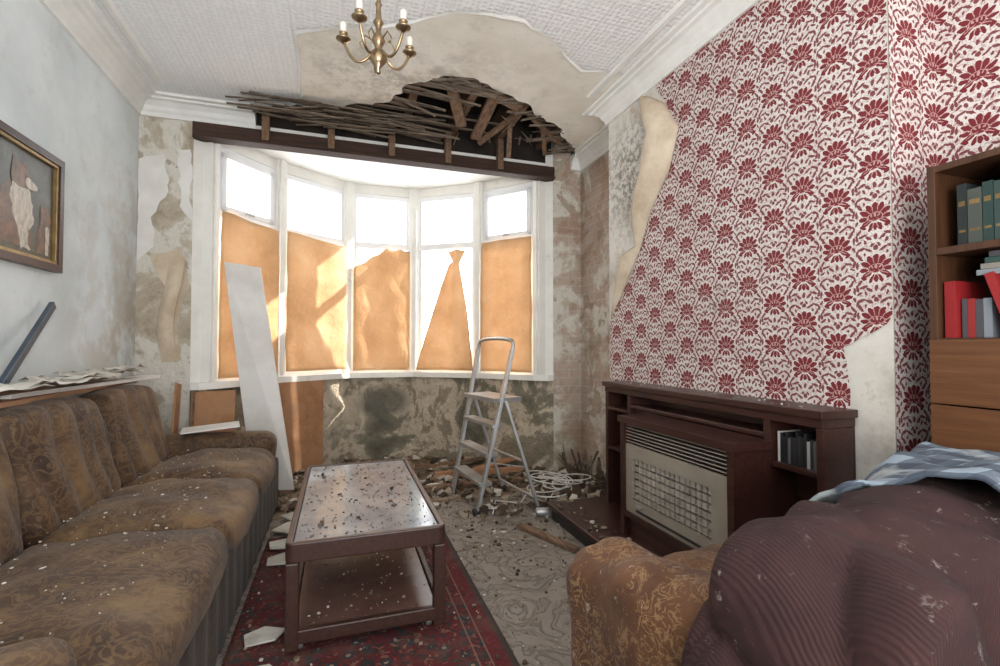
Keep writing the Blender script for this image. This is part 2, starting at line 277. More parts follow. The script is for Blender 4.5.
# ------------------------------------------------------------------ builder
class B:
    def __init__(s): s.bm=bmesh.new(); s.mats=[]; s.uv=None
    def mi(s,m):
        if m not in s.mats: s.mats.append(m)
        return s.mats.index(m)
    def face(s,vs,m,smooth=False):
        try: f=s.bm.faces.new(vs)
        except ValueError: return None
        f.material_index=s.mi(m); f.smooth=smooth; return f
    def box(s,x0,x1,y0,y1,z0,z1,m,M=None):
        M=M or Matrix()
        v=[s.bm.verts.new(M@Vector((x,y,z))) for z in (z0,z1) for x,y in ((x0,y0),(x1,y0),(x1,y1),(x0,y1))]
        for q in ((3,2,1,0),(4,5,6,7),(0,1,5,4),(1,2,6,5),(2,3,7,6),(3,0,4,7)): s.face([v[i] for i in q],m)
    def bar(s,p1,p2,w,d,m,up=(0,0,1)):
        p1=Vector(p1);p2=Vector(p2);z=(p2-p1);L=z.length;z.normalize();u=Vector(up)
        if abs(z.dot(u))>.98: u=Vector((0,1,0))
        x=u.cross(z).normalized(); y=z.cross(x)
        M=Matrix((( x.x,y.x,z.x,p1.x),(x.y,y.y,z.y,p1.y),(x.z,y.z,z.z,p1.z),(0,0,0,1)))
        s.box(-w/2,w/2,-d/2,d/2,0,L,m,M)
    def tube(s,pts,r,m,seg=8):
        pts=[Vector(p) for p in pts]; rings=[]; n=len(pts)
        t0=(pts[1]-pts[0]).normalized(); a=t0.orthogonal().normalized()
        for i,p in enumerate(pts):
            t=(pts[min(i+1,n-1)]-pts[max(i-1,0)]).normalized()
            a=(a-t*a.dot(t)).normalized(); b=t.cross(a); rr=r[i] if isinstance(r,(list,tuple)) else r
            rings.append([s.bm.verts.new(p+(a*math.cos(2*math.pi*j/seg)+b*math.sin(2*math.pi*j/seg))*rr) for j in range(seg)])
        for i in range(n-1):
            for j in range(seg): s.face([rings[i][j],rings[i][(j+1)%seg],rings[i+1][(j+1)%seg],rings[i+1][j]],m,True)
        s.face(rings[0][::-1],m); s.face(rings[-1],m)
    def lathe(s,prof,c,m,seg=20):
        c=Vector(c); rings=[[s.bm.verts.new(c+Vector((r*math.cos(2*math.pi*j/seg),r*math.sin(2*math.pi*j/seg),z))) for j in range(seg)] for r,z in prof]
        for i in range(len(prof)-1):
            for j in range(seg): s.face([rings[i][j],rings[i][(j+1)%seg],rings[i+1][(j+1)%seg],rings[i+1][j]],m,True)
        s.face(rings[0][::-1],m); s.face(rings[-1],m)
    def poly(s,pts,m,uv=None):
        v=[s.bm.verts.new(Vector(p)) for p in pts]; f=s.face(v,m)
        if uv:
            L=s.bm.loops.layers.uv.verify()
            for lo,q in zip(f.loops,uv): lo[L].uv=q
        return f
    def prism(s,pts,h,m):
        a=[s.bm.verts.new(Vector(p)) for p in pts]; b=[s.bm.verts.new(Vector(p)+Vector(h)) for p in pts]; n=len(pts)
        s.face(a[::-1],m); s.face(b,m)
        for i in range(n): s.face([a[i],a[(i+1)%n],b[(i+1)%n],b[i]],m)
    def grid(s,nu,nv,fn,m,smooth=True):
        V=[[s.bm.verts.new(Vector(fn(i/nu,j/nv))) for j in range(nv+1)] for i in range(nu+1)]
        for i in range(nu):
            for j in range(nv): s.face([V[i][j],V[i+1][j],V[i+1][j+1],V[i][j+1]],m,smooth)
    def rbox(s,size,loc,m,r=.05,n=14,rot=(0,0,0),fn=None,M=None):
        h=[q/2 for q in size]; nn=(n,n,n) if isinstance(n,int) else n
        T=Matrix.Translation(loc)@Matrix.Rotation(rot[2],4,'Z')@Matrix.Rotation(rot[1],4,'Y')@Matrix.Rotation(rot[0],4,'X')
        if M: T=M@T
        vd={}
        def cs(i,N): t=2*i/N-1; return .55*t+.45*math.sin(t*math.pi/2)
        def V(i,j,k):
            key=(i,j,k)
            if key in vd: return vd[key]
            N=Vector((cs(i,nn[0]),cs(j,nn[1]),cs(k,nn[2]))); P=Vector([N[a]*h[a] for a in range(3)])
            rr=min([r]+h); inn=Vector([max(-(h[a]-rr),min(h[a]-rr,P[a])) for a in range(3)]); d=P-inn
            if d.length>1e-9: P=inn+d.normalized()*rr
            if fn: P=fn(P,N)
            vd[key]=s.bm.verts.new(T@P); return vd[key]
        a,b,c=nn
        for i in range(a):
            for j in range(b):
                s.face([V(i,j,c),V(i+1,j,c),V(i+1,j+1,c),V(i,j+1,c)],m,True); s.face([V(i,j,0),V(i,j+1,0),V(i+1,j+1,0),V(i+1,j,0)],m,True)
        for i in range(a):
            for k in range(c):
                s.face([V(i,0,k),V(i+1,0,k),V(i+1,0,k+1),V(i,0,k+1)],m,True); s.face([V(i,b,k),V(i,b,k+1),V(i+1,b,k+1),V(i+1,b,k)],m,True)
        for j in range(b):
            for k in range(c):
                s.face([V(0,j,k),V(0,j,k+1),V(0,j+1,k+1),V(0,j+1,k)],m,True); s.face([V(a,j,k),V(a,j+1,k),V(a,j+1,k+1),V(a,j,k+1)],m,True)
    def done(s,name,bevel=0,parent=None,solid=0,sub=0):
        me=bpy.data.meshes.new(name); s.bm.normal_update(); s.bm.to_mesh(me); s.bm.free()
        for m in s.mats: me.materials.append(m)
        o=link(bpy.data.objects.new(name,me))
        if solid: md=o.modifiers.new('solid','SOLIDIFY'); md.thickness=solid; md.offset=0
        if bevel: md=o.modifiers.new('bevel','BEVEL'); md.width=bevel; md.segments=2; md.limit_method='ANGLE'; md.angle_limit=math.radians(50)
        if sub: md=o.modifiers.new('sub','SUBSURF'); md.levels=sub; md.render_levels=sub
        if parent: o.parent=parent
        return o
def wr(x,y,z,sc=1,amp=1): return noise.noise(Vector((x,y,z))*sc)*amp
def jag(pts,amp,seg):
    out=[]
    for i in range(len(pts)-1):
        a=Vector(pts[i]);b=Vector(pts[i+1]);n=max(1,int((b-a).length/seg))
        for j in range(n):
            p=a.lerp(b,j/n)
            if j or i: p=p+Vector((R.uniform(-amp,amp),R.uniform(-amp,amp)))
            out.append((p.x,p.y))
    out.append(tuple(pts[-1])); return out

XL,XB,XA,YW,YF,YN,H,Y0=-1.33,1.825,2.08,3.9,3.0,1.15,2.83,-1.6
bay=[(-1.0,3.9),(-.90,3.98),(-.5,4.48),(.07,4.88),(.71,4.88),(1.28,4.48),(1.69,3.98),(1.8,3.9)]
SILL=.85; HEAD=2.70
# ------------------------------------------------------------------ shell
b=B(); b.poly([(XL-.1,Y0,0),(XA+.1,Y0,0),(XA+.1,3.4,0),(XL-.1,3.4,0)],M_carpet)
b.poly([(XL-.1,3.4,0),(XA+.1,3.4,0),(XA+.1,3.9,0)]+[(x,y,0) for x,y in [(1.85,3.9),(1.85,4.1),(1.4,4.6),(.75,5.0),(.03,5.0),(-.6,4.6),(-1.05,4.1),(-1.05,3.9)]]+[(XL-.1,3.9,0)],M_dirt)
b.done('floor')
b=B(); b.box(XL-.1,XL,Y0,YW+.1,0,H+.3,M_left); b.done('wall_left')
b=B(); b.box(XA,XA+.1,YF,YW+.1,0,H+.3,M_dam); b.box(XB,XA+.1,YN,YF,0,H+.3,M_breastplaster); b.box(XA,XA+.1,Y0,YN,0,H+.3,M_breastplaster); wallR=b.done('wall_right')
b=B(); b.box(XL,-1.0,YW,YW+.12,0,H+.3,M_dam); b.box(1.8,XA,YW,YW+.12,0,H+.3,M_dam)
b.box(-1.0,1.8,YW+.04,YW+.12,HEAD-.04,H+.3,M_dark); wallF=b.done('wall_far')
b=B()
for pts in ([(-1.25,1.75),(-1.05,1.80),(-1.02,1.55),(-1.08,1.25),(-1.05,1.0),(-1.16,1.05),(-1.20,1.3),(-1.15,1.5)],[(-1.33,2.4),(-1.18,2.45),(-1.14,2.2),(-1.25,2.0),(-1.22,1.8),(-1.33,1.7)],[(-1.1,2.5),(-1.01,2.5),(-1.01,2.0),(-1.07,2.1)]):
    q=jag(pts+[pts[0]],.012,.04)[:-1]
    q=[(max(XL+.003,x),z) for x,z in q]
    b.poly([(x,YW-.004,z) for x,z in q][::-1],M_paperback if pts[0][0]==-1.25 else M_board)
b.grid(6,14,lambda u,v:(-1.17+.10*u-.03*math.sin(v*5),YW-.006-.045*math.sin(u*2.6)*math.sin(v*3.1),1.0+.75*v),M_paperback)
b.done('torn_lining_paper',parent=wallF)
b=B()
for i in range(7):
    (xa,ya),(xb,yb)=bay[i],bay[i+1]; d=Vector((xb-xa,yb-ya,0)); nrm=Vector((-d.y,d.x,0)).normalized(); L=d.length
    def f(u,v,xa=xa,ya=ya,d=d,nrm=nrm):
        p=Vector((xa,ya,0))+d*u; z=v*SILL
        k=0 if u in(0,1) else 1
        q=p+nrm*(wr(p.x,p.y,z,5,.035)*k); return (q.x,q.y,z)
    b.grid(max(2,int(L/.05)),16,f,M_green)
    p=[Vector((xa,ya,HEAD-.09)),Vector((xb,yb,HEAD-.09)),Vector((xb,yb,H)),Vector((xa,ya,H))]
    b.prism(p,nrm*.05,M_white)
b.done('wall_bay')
b=B(); b.prism([(x,y,HEAD) for x,y in bay],(0,0,.04),M_white); b.done('ceiling_bay')
b=B()
inner=[];outer=[]
for i in range(8):
    c=Vector((.4,3.6)); p=Vector(bay[i]); dd=(p-c).normalized(); inner.append(p-dd*.06); outer.append(p+dd*.12)
for i in range(7):
    b.prism([(*inner[i],SILL-.05),(*inner[i+1],SILL-.05),(*outer[i+1],SILL-.05),(*outer[i],SILL-.05)],(0,0,.05),M_white)
b.done('trim_sill')
b=B()
for i in range(1,7):
    p=Vector(bay[i]); c=Vector((.4,3.6)); dd=(p-c).normalized(); a=math.atan2(dd.y,dd.x)-math.pi/2
    M=Matrix.Translation((p.x,p.y,0))@Matrix.Rotation(a,4,'Z')
    b.box(-.05,.05,-.03,.09,SILL,HEAD,M_white,M)
    b.box(-.025,.025,-.045,-.03,SILL,HEAD,M_white,M)
for i in (0,6):
    (xa,ya),(xb,yb)=bay[i],bay[i+1]; d=Vector((xb-xa,yb-ya,0)); n=Vector((-d.y,d.x,0)).normalized()
    b.prism([(xa,ya,SILL),(xb,yb,SILL),(xb,yb,HEAD),(xa,ya,HEAD)],n*.06,M_white)
b.done('trim_bay_posts',bevel=.004)
def sheet(name,M,xl,xr,z0,z1,seed,side):
    b=B()
    def f(u,v):
        z=z0(u)+(z1(u)-z0(u))*v; x=xl(v)+(xr(v)-xl(v))*u
        y=side+.010*math.sin(u*9+seed+v*2)+wr(x+seed,z,seed,5,.018)
        return M@Vector((x,y,z))
    b.grid(20,34,f,M_sheet); return b.done(name,solid=.002)
for i in range(1,6):
    A=Vector(bay[i]);C=Vector(bay[i+1]); d=C-A; L=d.length; a=math.atan2(d.y,d.x); mid=(A+C)/2
    M=Matrix.Translation((mid.x,mid.y,0))@Matrix.Rotation(a,4,'Z'); w=L/2-.035
    b=B(); t=.045
    z0,z1,zt=SILL,HEAD-.092,2.10
    b.box(-w,w,0,.06,z0,z0+t,M_upvc,M); b.box(-w,w,0,.06,z1-t,z1,M_upvc,M); b.box(-w,w,-.005,.06,zt-.03,zt+.03,M_upvc,M)
    b.box(-w,-w+t,.002,.058,z0+.001,z1-.001,M_upvc,M); b.box(w-t,w,.002,.058,z0+.001,z1-.001,M_upvc,M)
    if i in (1,5):
        q=.035
        b.box(-w+t,w-t,-.015,.03,zt+.03,zt+.03+q,M_upvc,M); b.box(-w+t,w-t,-.015,.03,z1-t-q,z1-t,M_upvc,M)
        b.box(-w+t,-w+t+q,-.015,.03,zt+.03,z1-t,M_upvc,M); b.box(w-t-q,w-t,-.015,.03,zt+.03,z1-t,M_upvc,M)
        b.box(-.04,.04,-.03,-.015,zt+.04,zt+.055,M_alu,M)
    b.done('window_%d'%i,bevel=.003)
    s=w-.015
    if i==1: sheet('orange_window_sheet',M,lambda v:-s,lambda v:s,lambda u:.87,lambda u:2.11-.03*u,1,-.04)
    if i==2: sheet('orange_window_sheet',M,lambda v:-s,lambda v:s,lambda u:.89,lambda u:2.10-.05*u,2,-.04)
    if i==3: sheet('orange_window_sheet',M,lambda v:-s,lambda v:s,lambda u:.87,lambda u:1.86+.20*min(1,u*1.8)+.008*math.sin(u*25),3,-.04)
    if i==4: sheet('orange_window_sheet',M,lambda v:-s+(s+.10)*v**1.1 if v<.9 else .10-.06*(v-.9)*10*1,lambda v:s-(s-.13)*v**1.4 if v<.9 else .16+.06*(v-.9)*10,lambda u:.87,lambda u:2.05-.03*abs(u-.5),4,-.05)
    if i==5: sheet('orange_window_sheet',M,lambda v:-s,lambda v:s,lambda u:.87,lambda u:2.10,5,-.04)
b=B(); b.box(-1.0,1.8,3.86,3.94,2.585,2.70,M_beam); b.box(-.98,1.78,3.80,3.859,2.575,2.592,M_beam)
for x in (-.55,-.1,.35,.8,1.25): b.box(x,x+.05,3.80,3.859,2.60,2.86,M_joist)
b.done('trim_lintel',bevel=.004)
# ceiling with hole
hole=[(2.02,3.9),(1.92,3.70),(1.74,3.56),(1.60,3.36),(1.36,3.24),(1.20,3.10),(1.05,3.04),(.8,2.93),(.6,2.95),(.42,3.16),(.28,3.42),(.08,3.52),(0,3.62),(-.28,3.67),(-.5,3.75),(-.62,3.9)]
hj=jag(hole,.028,.045)
b=B(); b.prism([(XL-.1,Y0,H),(XA+.1,Y0,H),(XA+.1,3.9,H)]+[(x,y,H) for x,y in hj]+[(XL-.1,3.9,H)],(0,0,.025),M_ceil)
ceil=b.done('ceiling')
edge=jag([(-.27,3.60),(-.26,3.3),(-.24,2.78),(.2,2.60),(.55,2.35),(.9,2.30),(1.17,2.45),(1.4,2.62),(1.70,2.58),(1.80,3.0),(1.93,3.3),(2.03,3.60)],.014,.07)
inr=[p for p in hj if -.27<p[0]<2.0][::-1]
def resample(pl,n):
    d=[0]
    for i in range(1,len(pl)): d.append(d[-1]+math.dist(pl[i],pl[i-1]))
    out=[]; j=0
    for k in range(n+1):
        t=d[-1]*k/n
        while j<len(d)-2 and d[j+1]<t: j+=1
        f=(t-d[j])/max(1e-9,d[j+1]-d[j]); out.append((pl[j][0]+(pl[j+1][0]-pl[j][0])*f,pl[j][1]+(pl[j+1][1]-pl[j][1])*f))
    return out
E=resample(edge,90); I=resample(inr,90)
b=B(); b.grid(90,6,lambda u,v:(E[round(u*90)][0]*(1-v)+I[round(u*90)][0]*v,E[round(u*90)][1]*(1-v)+I[round(u*90)][1]*v,H-.004),M_cplaster,False)
b.done('bare_plaster_patch',parent=ceil)
b=B()
E2=resample(edge,60)
b.grid(60,2,lambda u,v:(E2[round(u*60)][0]+(.012*v if u<.3 else 0),E2[round(u*60)][1]+.012*v,H-.005-.006*v*(1+math.sin(u*41))),M_board)
b.done('lifted_ceiling_paper',parent=ceil)
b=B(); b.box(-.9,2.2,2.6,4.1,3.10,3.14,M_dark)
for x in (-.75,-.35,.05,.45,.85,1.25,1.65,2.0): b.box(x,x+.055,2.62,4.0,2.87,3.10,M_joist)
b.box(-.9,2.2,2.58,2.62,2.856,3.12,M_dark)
b.done('exposed_joists')
def inhole(x,y):
    c=False; P=hole; n=len(P); j=n-1
    for i in range(n):
        if (P[i][1]>y)!=(P[j][1]>y) and x<(P[j][0]-P[i][0])*(y-P[i][1])/(P[j][1]-P[i][1])+P[i][0]: c=not c
        j=i
    return c
b=B(); y=2.93
while y<3.88:
    xs=[x/50 for x in range(-40,110) if inhole(x/50,y)]
    if xs:
        x0,x1=min(xs),max(xs)
        l=min(x1-x0,R.uniform(.12,.6) if y<3.5 else R.uniform(.5,1.3))
        dz=R.uniform(0,.09)
        b.bar((x0-.08,y,H+.03),(x0+l,y+R.uniform(-.05,.05),H+.03-dz*R.uniform(.2,1.4)),R.uniform(.02,.03),.007,M_lath)
        if R.random()<.8: l2=R.uniform(.06,.35); b.bar((x1+.08,y,H+.03),(x1-l2,y+R.uniform(-.04,.04),H+.02-R.uniform(0,.08)),R.uniform(.02,.03),.007,M_lath)
    y+=R.uniform(.028,.044)
for i in range(60):
    x=R.uniform(-.45,.60); y=R.uniform(3.56,3.77); z=2.73+R.uniform(0,.10)
    b.bar((x-R.uniform(.1,.3),y,z+R.uniform(-.02,.03)),(x+R.uniform(.08,.36),y+R.uniform(-.06,.02),z+R.uniform(-.045,.03)),R.uniform(.012,.026),.006,M_lath)
for i in range(12):
    x=R.uniform(.8,1.7); y=R.uniform(3.40,3.75); z=2.84+R.uniform(-.02,.06)
    b.bar((x,y,z),(x+R.uniform(-.16,.16),y+R.uniform(-.15,.02),z-R.uniform(.02,.12)),.014,.004,M_lath)
for (p,q) in [((.72,3.20,2.88),(.86,3.5,2.78)),((1.02,3.15,2.88),(1.0,3.62,2.75)),((1.30,3.36,2.90),(1.04,3.66,2.73)),((1.5,3.45,2.89),(1.66,3.76,2.76)),((1.25,3.5,2.85),(1.27,3.60,2.62)),((.80,3.05,2.87),(1.22,3.22,2.84)),((1.35,3.35,2.87),(1.75,3.66,2.82))]:
    b.bar(p,q,.075 if p[0]<1.24 else .035,.03,M_joist)
b.done('broken_ceiling_laths')

prof=[(0,-.125),(.018,-.125),(.022,-.10),(.035,-.085),(.045,-.06),(.075,-.035),(.10,-.03),(.105,-.018),(.135,-.016),(.14,0),(0,0)]
def cornice(name,path,prof=prof):
    b=B(); P=[Vector(p) for p in path]; n=len(P); N=[]
    for i in range(n-1): d=(P[i+1]-P[i]).normalized(); N.append(Vector((d.y,-d.x)))
    rings=[]
    for i in range(n):
        if i==0: m=N[0]
        elif i==n-1: m=N[-1]
        else: m=(N[i-1]+N[i]); m=m/(m.length_squared/2)
        rings.append([b.bm.verts.new((P[i].x+m.x*d,P[i].y+m.y*d,H+z)) for d,z in prof])
    k=len(prof)
    for i in range(n-1):
        for j in range(k): b.face([rings[i][j],rings[i][(j+1)%k],rings[i+1][(j+1)%k],rings[i+1][j]],M_cornice)
    b.face(rings[0],M_cornice); b.face(rings[-1][::-1],M_cornice)
    return b.done(name)
cornice('trim_1',[(XL,Y0),(XL,YW),(-.60,YW)])
cornice('trim_2',[(1.97,YW),(XA,YW),(XA,YF),(XB,YF),(XB,YN),(XA,YN),(XA,Y0)])
prof2=[(.19,-.012),(.20,-.016),(.225,-.016),(.235,-.006),(.235,0),(.19,0)]
cornice('trim_3',[(XL,Y0),(XL,3.62)],prof2); cornice('trim_4',[(XB,YF-.1),(XB,YN),(XA,YN),(XA,Y0)],prof2)

zt=H-.12
eg=jag([(2.46,zt),(2.36,2.55),(2.24,2.36),(2.32,2.15),(2.50,1.95),(2.62,1.73),(2.80,1.5),(2.99,1.28)],.012,.05)
low=jag([(YN,1.22),(1.17,1.20),(1.22,1.16),(1.33,1.10),(1.30,1.0),(1.30,.80)],.012,.04)
pts=eg+[(2.99,.5),(1.30,.5)]+low[::-1]+[(YN,zt)]
b=B(); b.poly([(XB-.004,y,z) for y,z in pts],M_wp,[(p[0],p[1]) for p in pts])
b.poly([(XB,YN-.004,0.05),(XA,YN-.004,.05),(XA,YN-.004,zt),(XB,YN-.004,zt)],M_wp,[(-(x-XB)+YN,z) for x,z in ((XB,.05),(XA,.05),(XA,zt),(XB,zt))])
b.poly([(XA-.004,Y0,0.05),(XA-.004,YN,.05),(XA-.004,YN,zt),(XA-.004,Y0,zt)],M_wp,[(y-.25,z) for y,z in ((Y0,.05),(YN,.05),(YN,zt),(Y0,zt))])
b.done('damask_wallpaper',parent=wallR)
b=B()
el=[(2.50,2.66),(2.36,2.55),(2.24,2.36),(2.32,2.15),(2.50,1.95),(2.62,1.73),(2.80,1.5),(2.97,1.30)]
def flap(u,v):
    s=v*(len(el)-1); i=min(int(s),len(el)-2); f=s-i; y=el[i][0]*(1-f)+el[i+1][0]*f; z=el[i][1]*(1-f)+el[i+1][1]*f
    wd=.20*math.sin(min(1,v*1.25+.08)*math.pi)**.8 if v<.75 else .13*(1-v)/.25*.9
    return (XB-.008-.11*math.sin(u*2.2)*(wd/.2),y+wd*u*.95,z+.03*u)
b.grid(8,28,flap,M_paperback); b.done('peeled_wallpaper_flap',solid=.002,parent=wallR)

# ------------------------------------------------------------------ picture on left wall
b=B(); X=XL
y0,y1,z0,z1=2.15,2.91,1.47,2.02; fw=.035
for (a,c,d,e) in ((y0,y1,z0,z0+fw),(y0,y1,z1-fw,z1),(y0,y0+fw,z0+fw,z1-fw),(y1-fw,y1,z0+fw,z1-fw)): b.box(X+.001,X+.035,a,c,d,e,M_mahog)
for (a,c,d,e) in ((y0+fw,y1-fw,z0+fw,z0+fw+.015),(y0+fw,y1-fw,z1-fw-.015,z1-fw),(y0+fw,y0+fw+.015,z0+fw+.015,z1-fw-.015),(y1-fw-.015,y1-fw,z0+fw+.015,z1-fw-.015)): b.box(X+.002,X+.028,a,c,d,e,M_gilt)
M_can=nmat('painting_background',[(.3,(.015,.013,.008)),(.45,(.04,.035,.022)),(.6,(.09,.09,.07)),(.75,(.17,.19,.19))],scale=3.0,detail=5,rough=.4,bump=.1)
M_dw=nmat('painted_white_fur',[(.3,(.26,.21,.16)),(.5,(.48,.43,.35)),(.65,(.60,.56,.49))],scale=22,rough=.4,vs=(1,2,1)); M_db=nmat('painted_tan_fur',[(.3,(.05,.022,.008)),(.6,(.20,.09,.035))],scale=22,rough=.4)
M_dk=nmat('painted_dark',[(.3,(.008,.006,.005)),(.6,(.02,.015,.012))],scale=14,rough=.4); M_gr=nmat('painted_grass',[(.3,(.03,.028,.012)),(.6,(.09,.07,.03))],scale=14,rough=.4)
b.box(X+.002,X+.012,y0+fw,y1-fw,z0+fw,z1-fw,M_can)
def flat(pts,m,dx): b.poly([(X+dx,y,z) for y,z in pts][::-1],m)
def smoothp(pts,it=2):
    for _ in range(it):
        o=[]
        for i in range(len(pts)):
            a=pts[i];c=pts[(i+1)%len(pts)]; o+= [(a[0]*.8+c[0]*.2,a[1]*.8+c[1]*.2),(a[0]*.2+c[0]*.8,a[1]*.2+c[1]*.8)]
        pts=o
    return pts
def fur(pts,amp=.006): return jag(pts+[pts[0]],amp,.014)[:-1]
flat([(y0+.052,z0+.052),(y1-.052,z0+.052),(y1-.052,z0+.13),(2.6,z0+.16),(y0+.052,z0+.12)],M_gr,.0130)
flat(fur([(2.40,1.55),(2.45,1.72),(2.52,1.80),(2.62,1.80),(2.68,1.72),(2.69,1.62),(2.68,1.55)]),M_db,.0135)
flat(fur([(2.56,1.84),(2.66,1.83),(2.70,1.74),(2.71,1.66),(2.67,1.63),(2.675,1.56),(2.72,1.545),(2.62,1.54),(2.60,1.62),(2.56,1.68),(2.54,1.76)]),M_dw,.0140)
flat(smoothp([(2.54,1.82),(2.55,1.89),(2.56,1.935),(2.585,1.905),(2.615,1.90),(2.64,1.93),(2.65,1.89),(2.67,1.865),(2.73,1.84),(2.74,1.822),(2.72,1.81),(2.66,1.81),(2.60,1.80)]),M_db,.0145)
flat(smoothp([(2.655,1.865),(2.73,1.838),(2.738,1.822),(2.70,1.812),(2.65,1.815),(2.64,1.84)]),M_dw,.0150)
flat(smoothp([(2.73,1.828),(2.742,1.835),(2.745,1.822),(2.735,1.818)]),M_dk,.0155); flat(smoothp([(2.64,1.865),(2.655,1.868),(2.652,1.855),(2.642,1.853)]),M_dk,.0155)
flat(fur([(2.74,1.54),(2.83,1.54),(2.845,1.64),(2.83,1.70),(2.80,1.72),(2.76,1.69),(2.74,1.62)],.004),M_db,.0135)
flat(smoothp([(2.755,1.70),(2.76,1.765),(2.775,1.75),(2.80,1.75),(2.815,1.77),(2.825,1.73),(2.855,1.71),(2.85,1.695),(2.80,1.685)]),M_db,.0140)
flat(fur([(2.80,1.54),(2.825,1.54),(2.83,1.64),(2.82,1.68),(2.80,1.67)],.003),M_dw,.0145)
flat(fur([(2.22,1.54),(2.40,1.54),(2.42,1.66),(2.38,1.74),(2.40,1.80),(2.37,1.86),(2.33,1.83),(2.28,1.85),(2.27,1.76),(2.24,1.66)]),M_dk,.0138)
b.done('framed_dog_painting',bevel=.0015)

# ------------------------------------------------------------------ sofa
b=B()
SX=-.40
b.rbox((.80,2.46,.28),(-.84,2.34,.20),M_sofab,r=.04,n=(6,10,6))
def flute(P,N): 
    if N.x>.6: P.x+=.012*abs(math.sin((P.y)*22))
    return P
b.rbox((.05,2.44,.34),(SX-.02,2.34,.20),M_sofab,r=.02,n=(4,120,6),fn=flute)
ys=[1.20,2.06,2.75,3.43]
for i in range(3):
    cw=ys[i+1]-ys[i]; yc=(ys[i]+ys[i+1])/2
    def fs(P,N,i=i):
        if N.z>0: P.z+=.045*(1-N.x**2)*(1-N.y**4)*N.z
        P.z+=wr(P.x+i*3,P.y,P.z,6,.022)+wr(P.x+i*3,P.y,P.z,16,.008)
        if N.x>.5: P.x+=.02*(1-N.y**2)*(N.x-.5)*2
        P.x+=wr(P.y,P.z,i*2.2,9,.006); return P
    b.rbox((.62,cw-.006,.17),(-.70,yc,.365),M_sofa,r=.065,n=(26,26,10),fn=fs)
    def fb(P,N,i=i):
        if N.x>0:
            ph=(N.y*1.0+.22*math.sin((N.z+1)*1.3))*math.pi*2.6
            P.x+=(.018*abs(math.cos(ph))+.035*(1-N.y**2)*(1-.3*N.z))*N.x
        P.x+=wr(P.y+i*2,P.z,1,5,.016); P.z+=(.03*(1-N.y**2)-.015 if N.z>.5 else 0)
        return P
    b.rbox((.19,cw-.006,.50),(-1.115,yc,.635),M_sofa,r=.085,n=(10,50,22),rot=(0,-.20,0),fn=fb)
b.rbox((.10,2.46,.70),(-1.265,2.34,.42),M_sofab,r=.03,n=(4,8,8))
for yc in (1.10,3.51):
    def fa(P,N):
        if N.z>0: P.y*=1+.22*N.z
        P.x+=wr(P.y,P.z,yc,7,.012); P.z+=wr(P.x,P.y,yc,5,.015); return P
    b.rbox((.86 if yc>2 else .80,.175,.48 if yc>2 else .50),(-.83 if yc>2 else -.86,yc,.315 if yc>2 else .325),M_sofa,r=.08,n=(26,14,16),fn=fa)
for x in (-1.2,-.48):
    for yy in (1.15,3.5): b.box(x-.03,x+.03,yy-.03,yy+.03,0,.08,M_mahog)
b.done('three_seat_sofa')
b=B()
b.bar((-1.20,2.05,.905),(-1.22,3.42,.905),.14,.018,M_ply); b.bar((-1.22,2.3,.925),(-1.12,3.55,.922),.10,.018,M_board)
b.bar((-1.18,2.2,.945),(-1.20,3.1,.948),.05,.02,M_joist)
b.done('planks_on_sofa')
b=B()
for i in range(9):
    y=2.25+i*.12; x=-1.13+R.uniform(-.05,.04); a=R.uniform(-.6,.6); M=Matrix.Translation((x,y,.965+i*.003))@Matrix.Rotation(a,4,'Z')@Matrix.Rotation(R.uniform(-.15,.15),4,'Y')
    b.grid(6,6,lambda u,v:M@Vector(((u-.5)*.15,(v-.5)*.22,wr(u+i,v,i,3,.03))),M_paper)
b.done('loose_newspapers',solid=.002)
b=B(); b.bar((-1.20,2.20,.87),(-1.295,2.83,1.31),.035,.02,M_bluebar,up=(1,0,0)); b.done('dark_metal_slat',bevel=.003)
b=B(); b.bar((-1.02,3.64,.45),(-1.02,3.72,.86),.10,.012,M_ply,up=(1,0,0)); b.bar((-.92,3.63,.45),(-.93,3.71,.80),.05,.012,M_joist,up=(1,0,0)); b.done('offcut_boards')
b=B(); M=Matrix.Translation((-.78,3.52,.585))@Matrix.Rotation(.2,4,'Z')@Matrix.Rotation(-.06,4,'Y'); b.box(-.16,.16,-.11,.11,0,.01,M_board,M); b.done('white_card',bevel=.002)

# ------------------------------------------------------------------ coffee table
b=B(); x0,x1,y0,y1,zt=-.18,.40,1.86,3.03,.415
def rrect(x0,x1,y0,y1,r,n=5):
    o=[]
    for cx,cy,a0 in ((x1-r,y0+r,-90),(x1-r,y1-r,0),(x0+r,y1-r,90),(x0+r,y0+r,180)):
        for k in range(n+1): a=math.radians(a0+90*k/n); o.append((cx+r*math.cos(a),cy+r*math.sin(a)))
    return o
def ring(o,i,z0,z1,m):
    n=len(o); V=[[b.bm.verts.new((x,y,z)) for x,y in L] for L,z in ((o,z0),(o,z1),(i,z1),(i,z0))]
    for q in range(4):
        A,C=V[q],V[(q+1)%4]
        for k in range(n): b.face([A[k],A[(k+1)%n],C[(k+1)%n],C[k]],m)
ring(rrect(x0,x1,y0,y1,.03),rrect(x0+.025,x1-.025,y0+.025,y1-.025,.01),zt-.07,zt,M_tablew)
b.prism([(x,y,zt-.03) for x,y in rrect(x0+.0255,x1-.0255,y0+.0255,y1-.0255,.01)],(0,0,.026),M_marble)
for x in (x0+.002,x1-.047):
    for y in (y0+.002,y1-.047): b.box(x,x+.045,y,y+.045,.035,zt-.071,M_tablew)
ring(rrect(x0+.004,x1-.004,y0+.004,y1-.004,.03),rrect(x0+.03,x1-.03,y0+.03,y1-.03,.01),.055,.105,M_tablew)
b.box(x0+.0305,x1-.0305,y0+.0305,y1-.0305,.075,.098,M_shelfw)
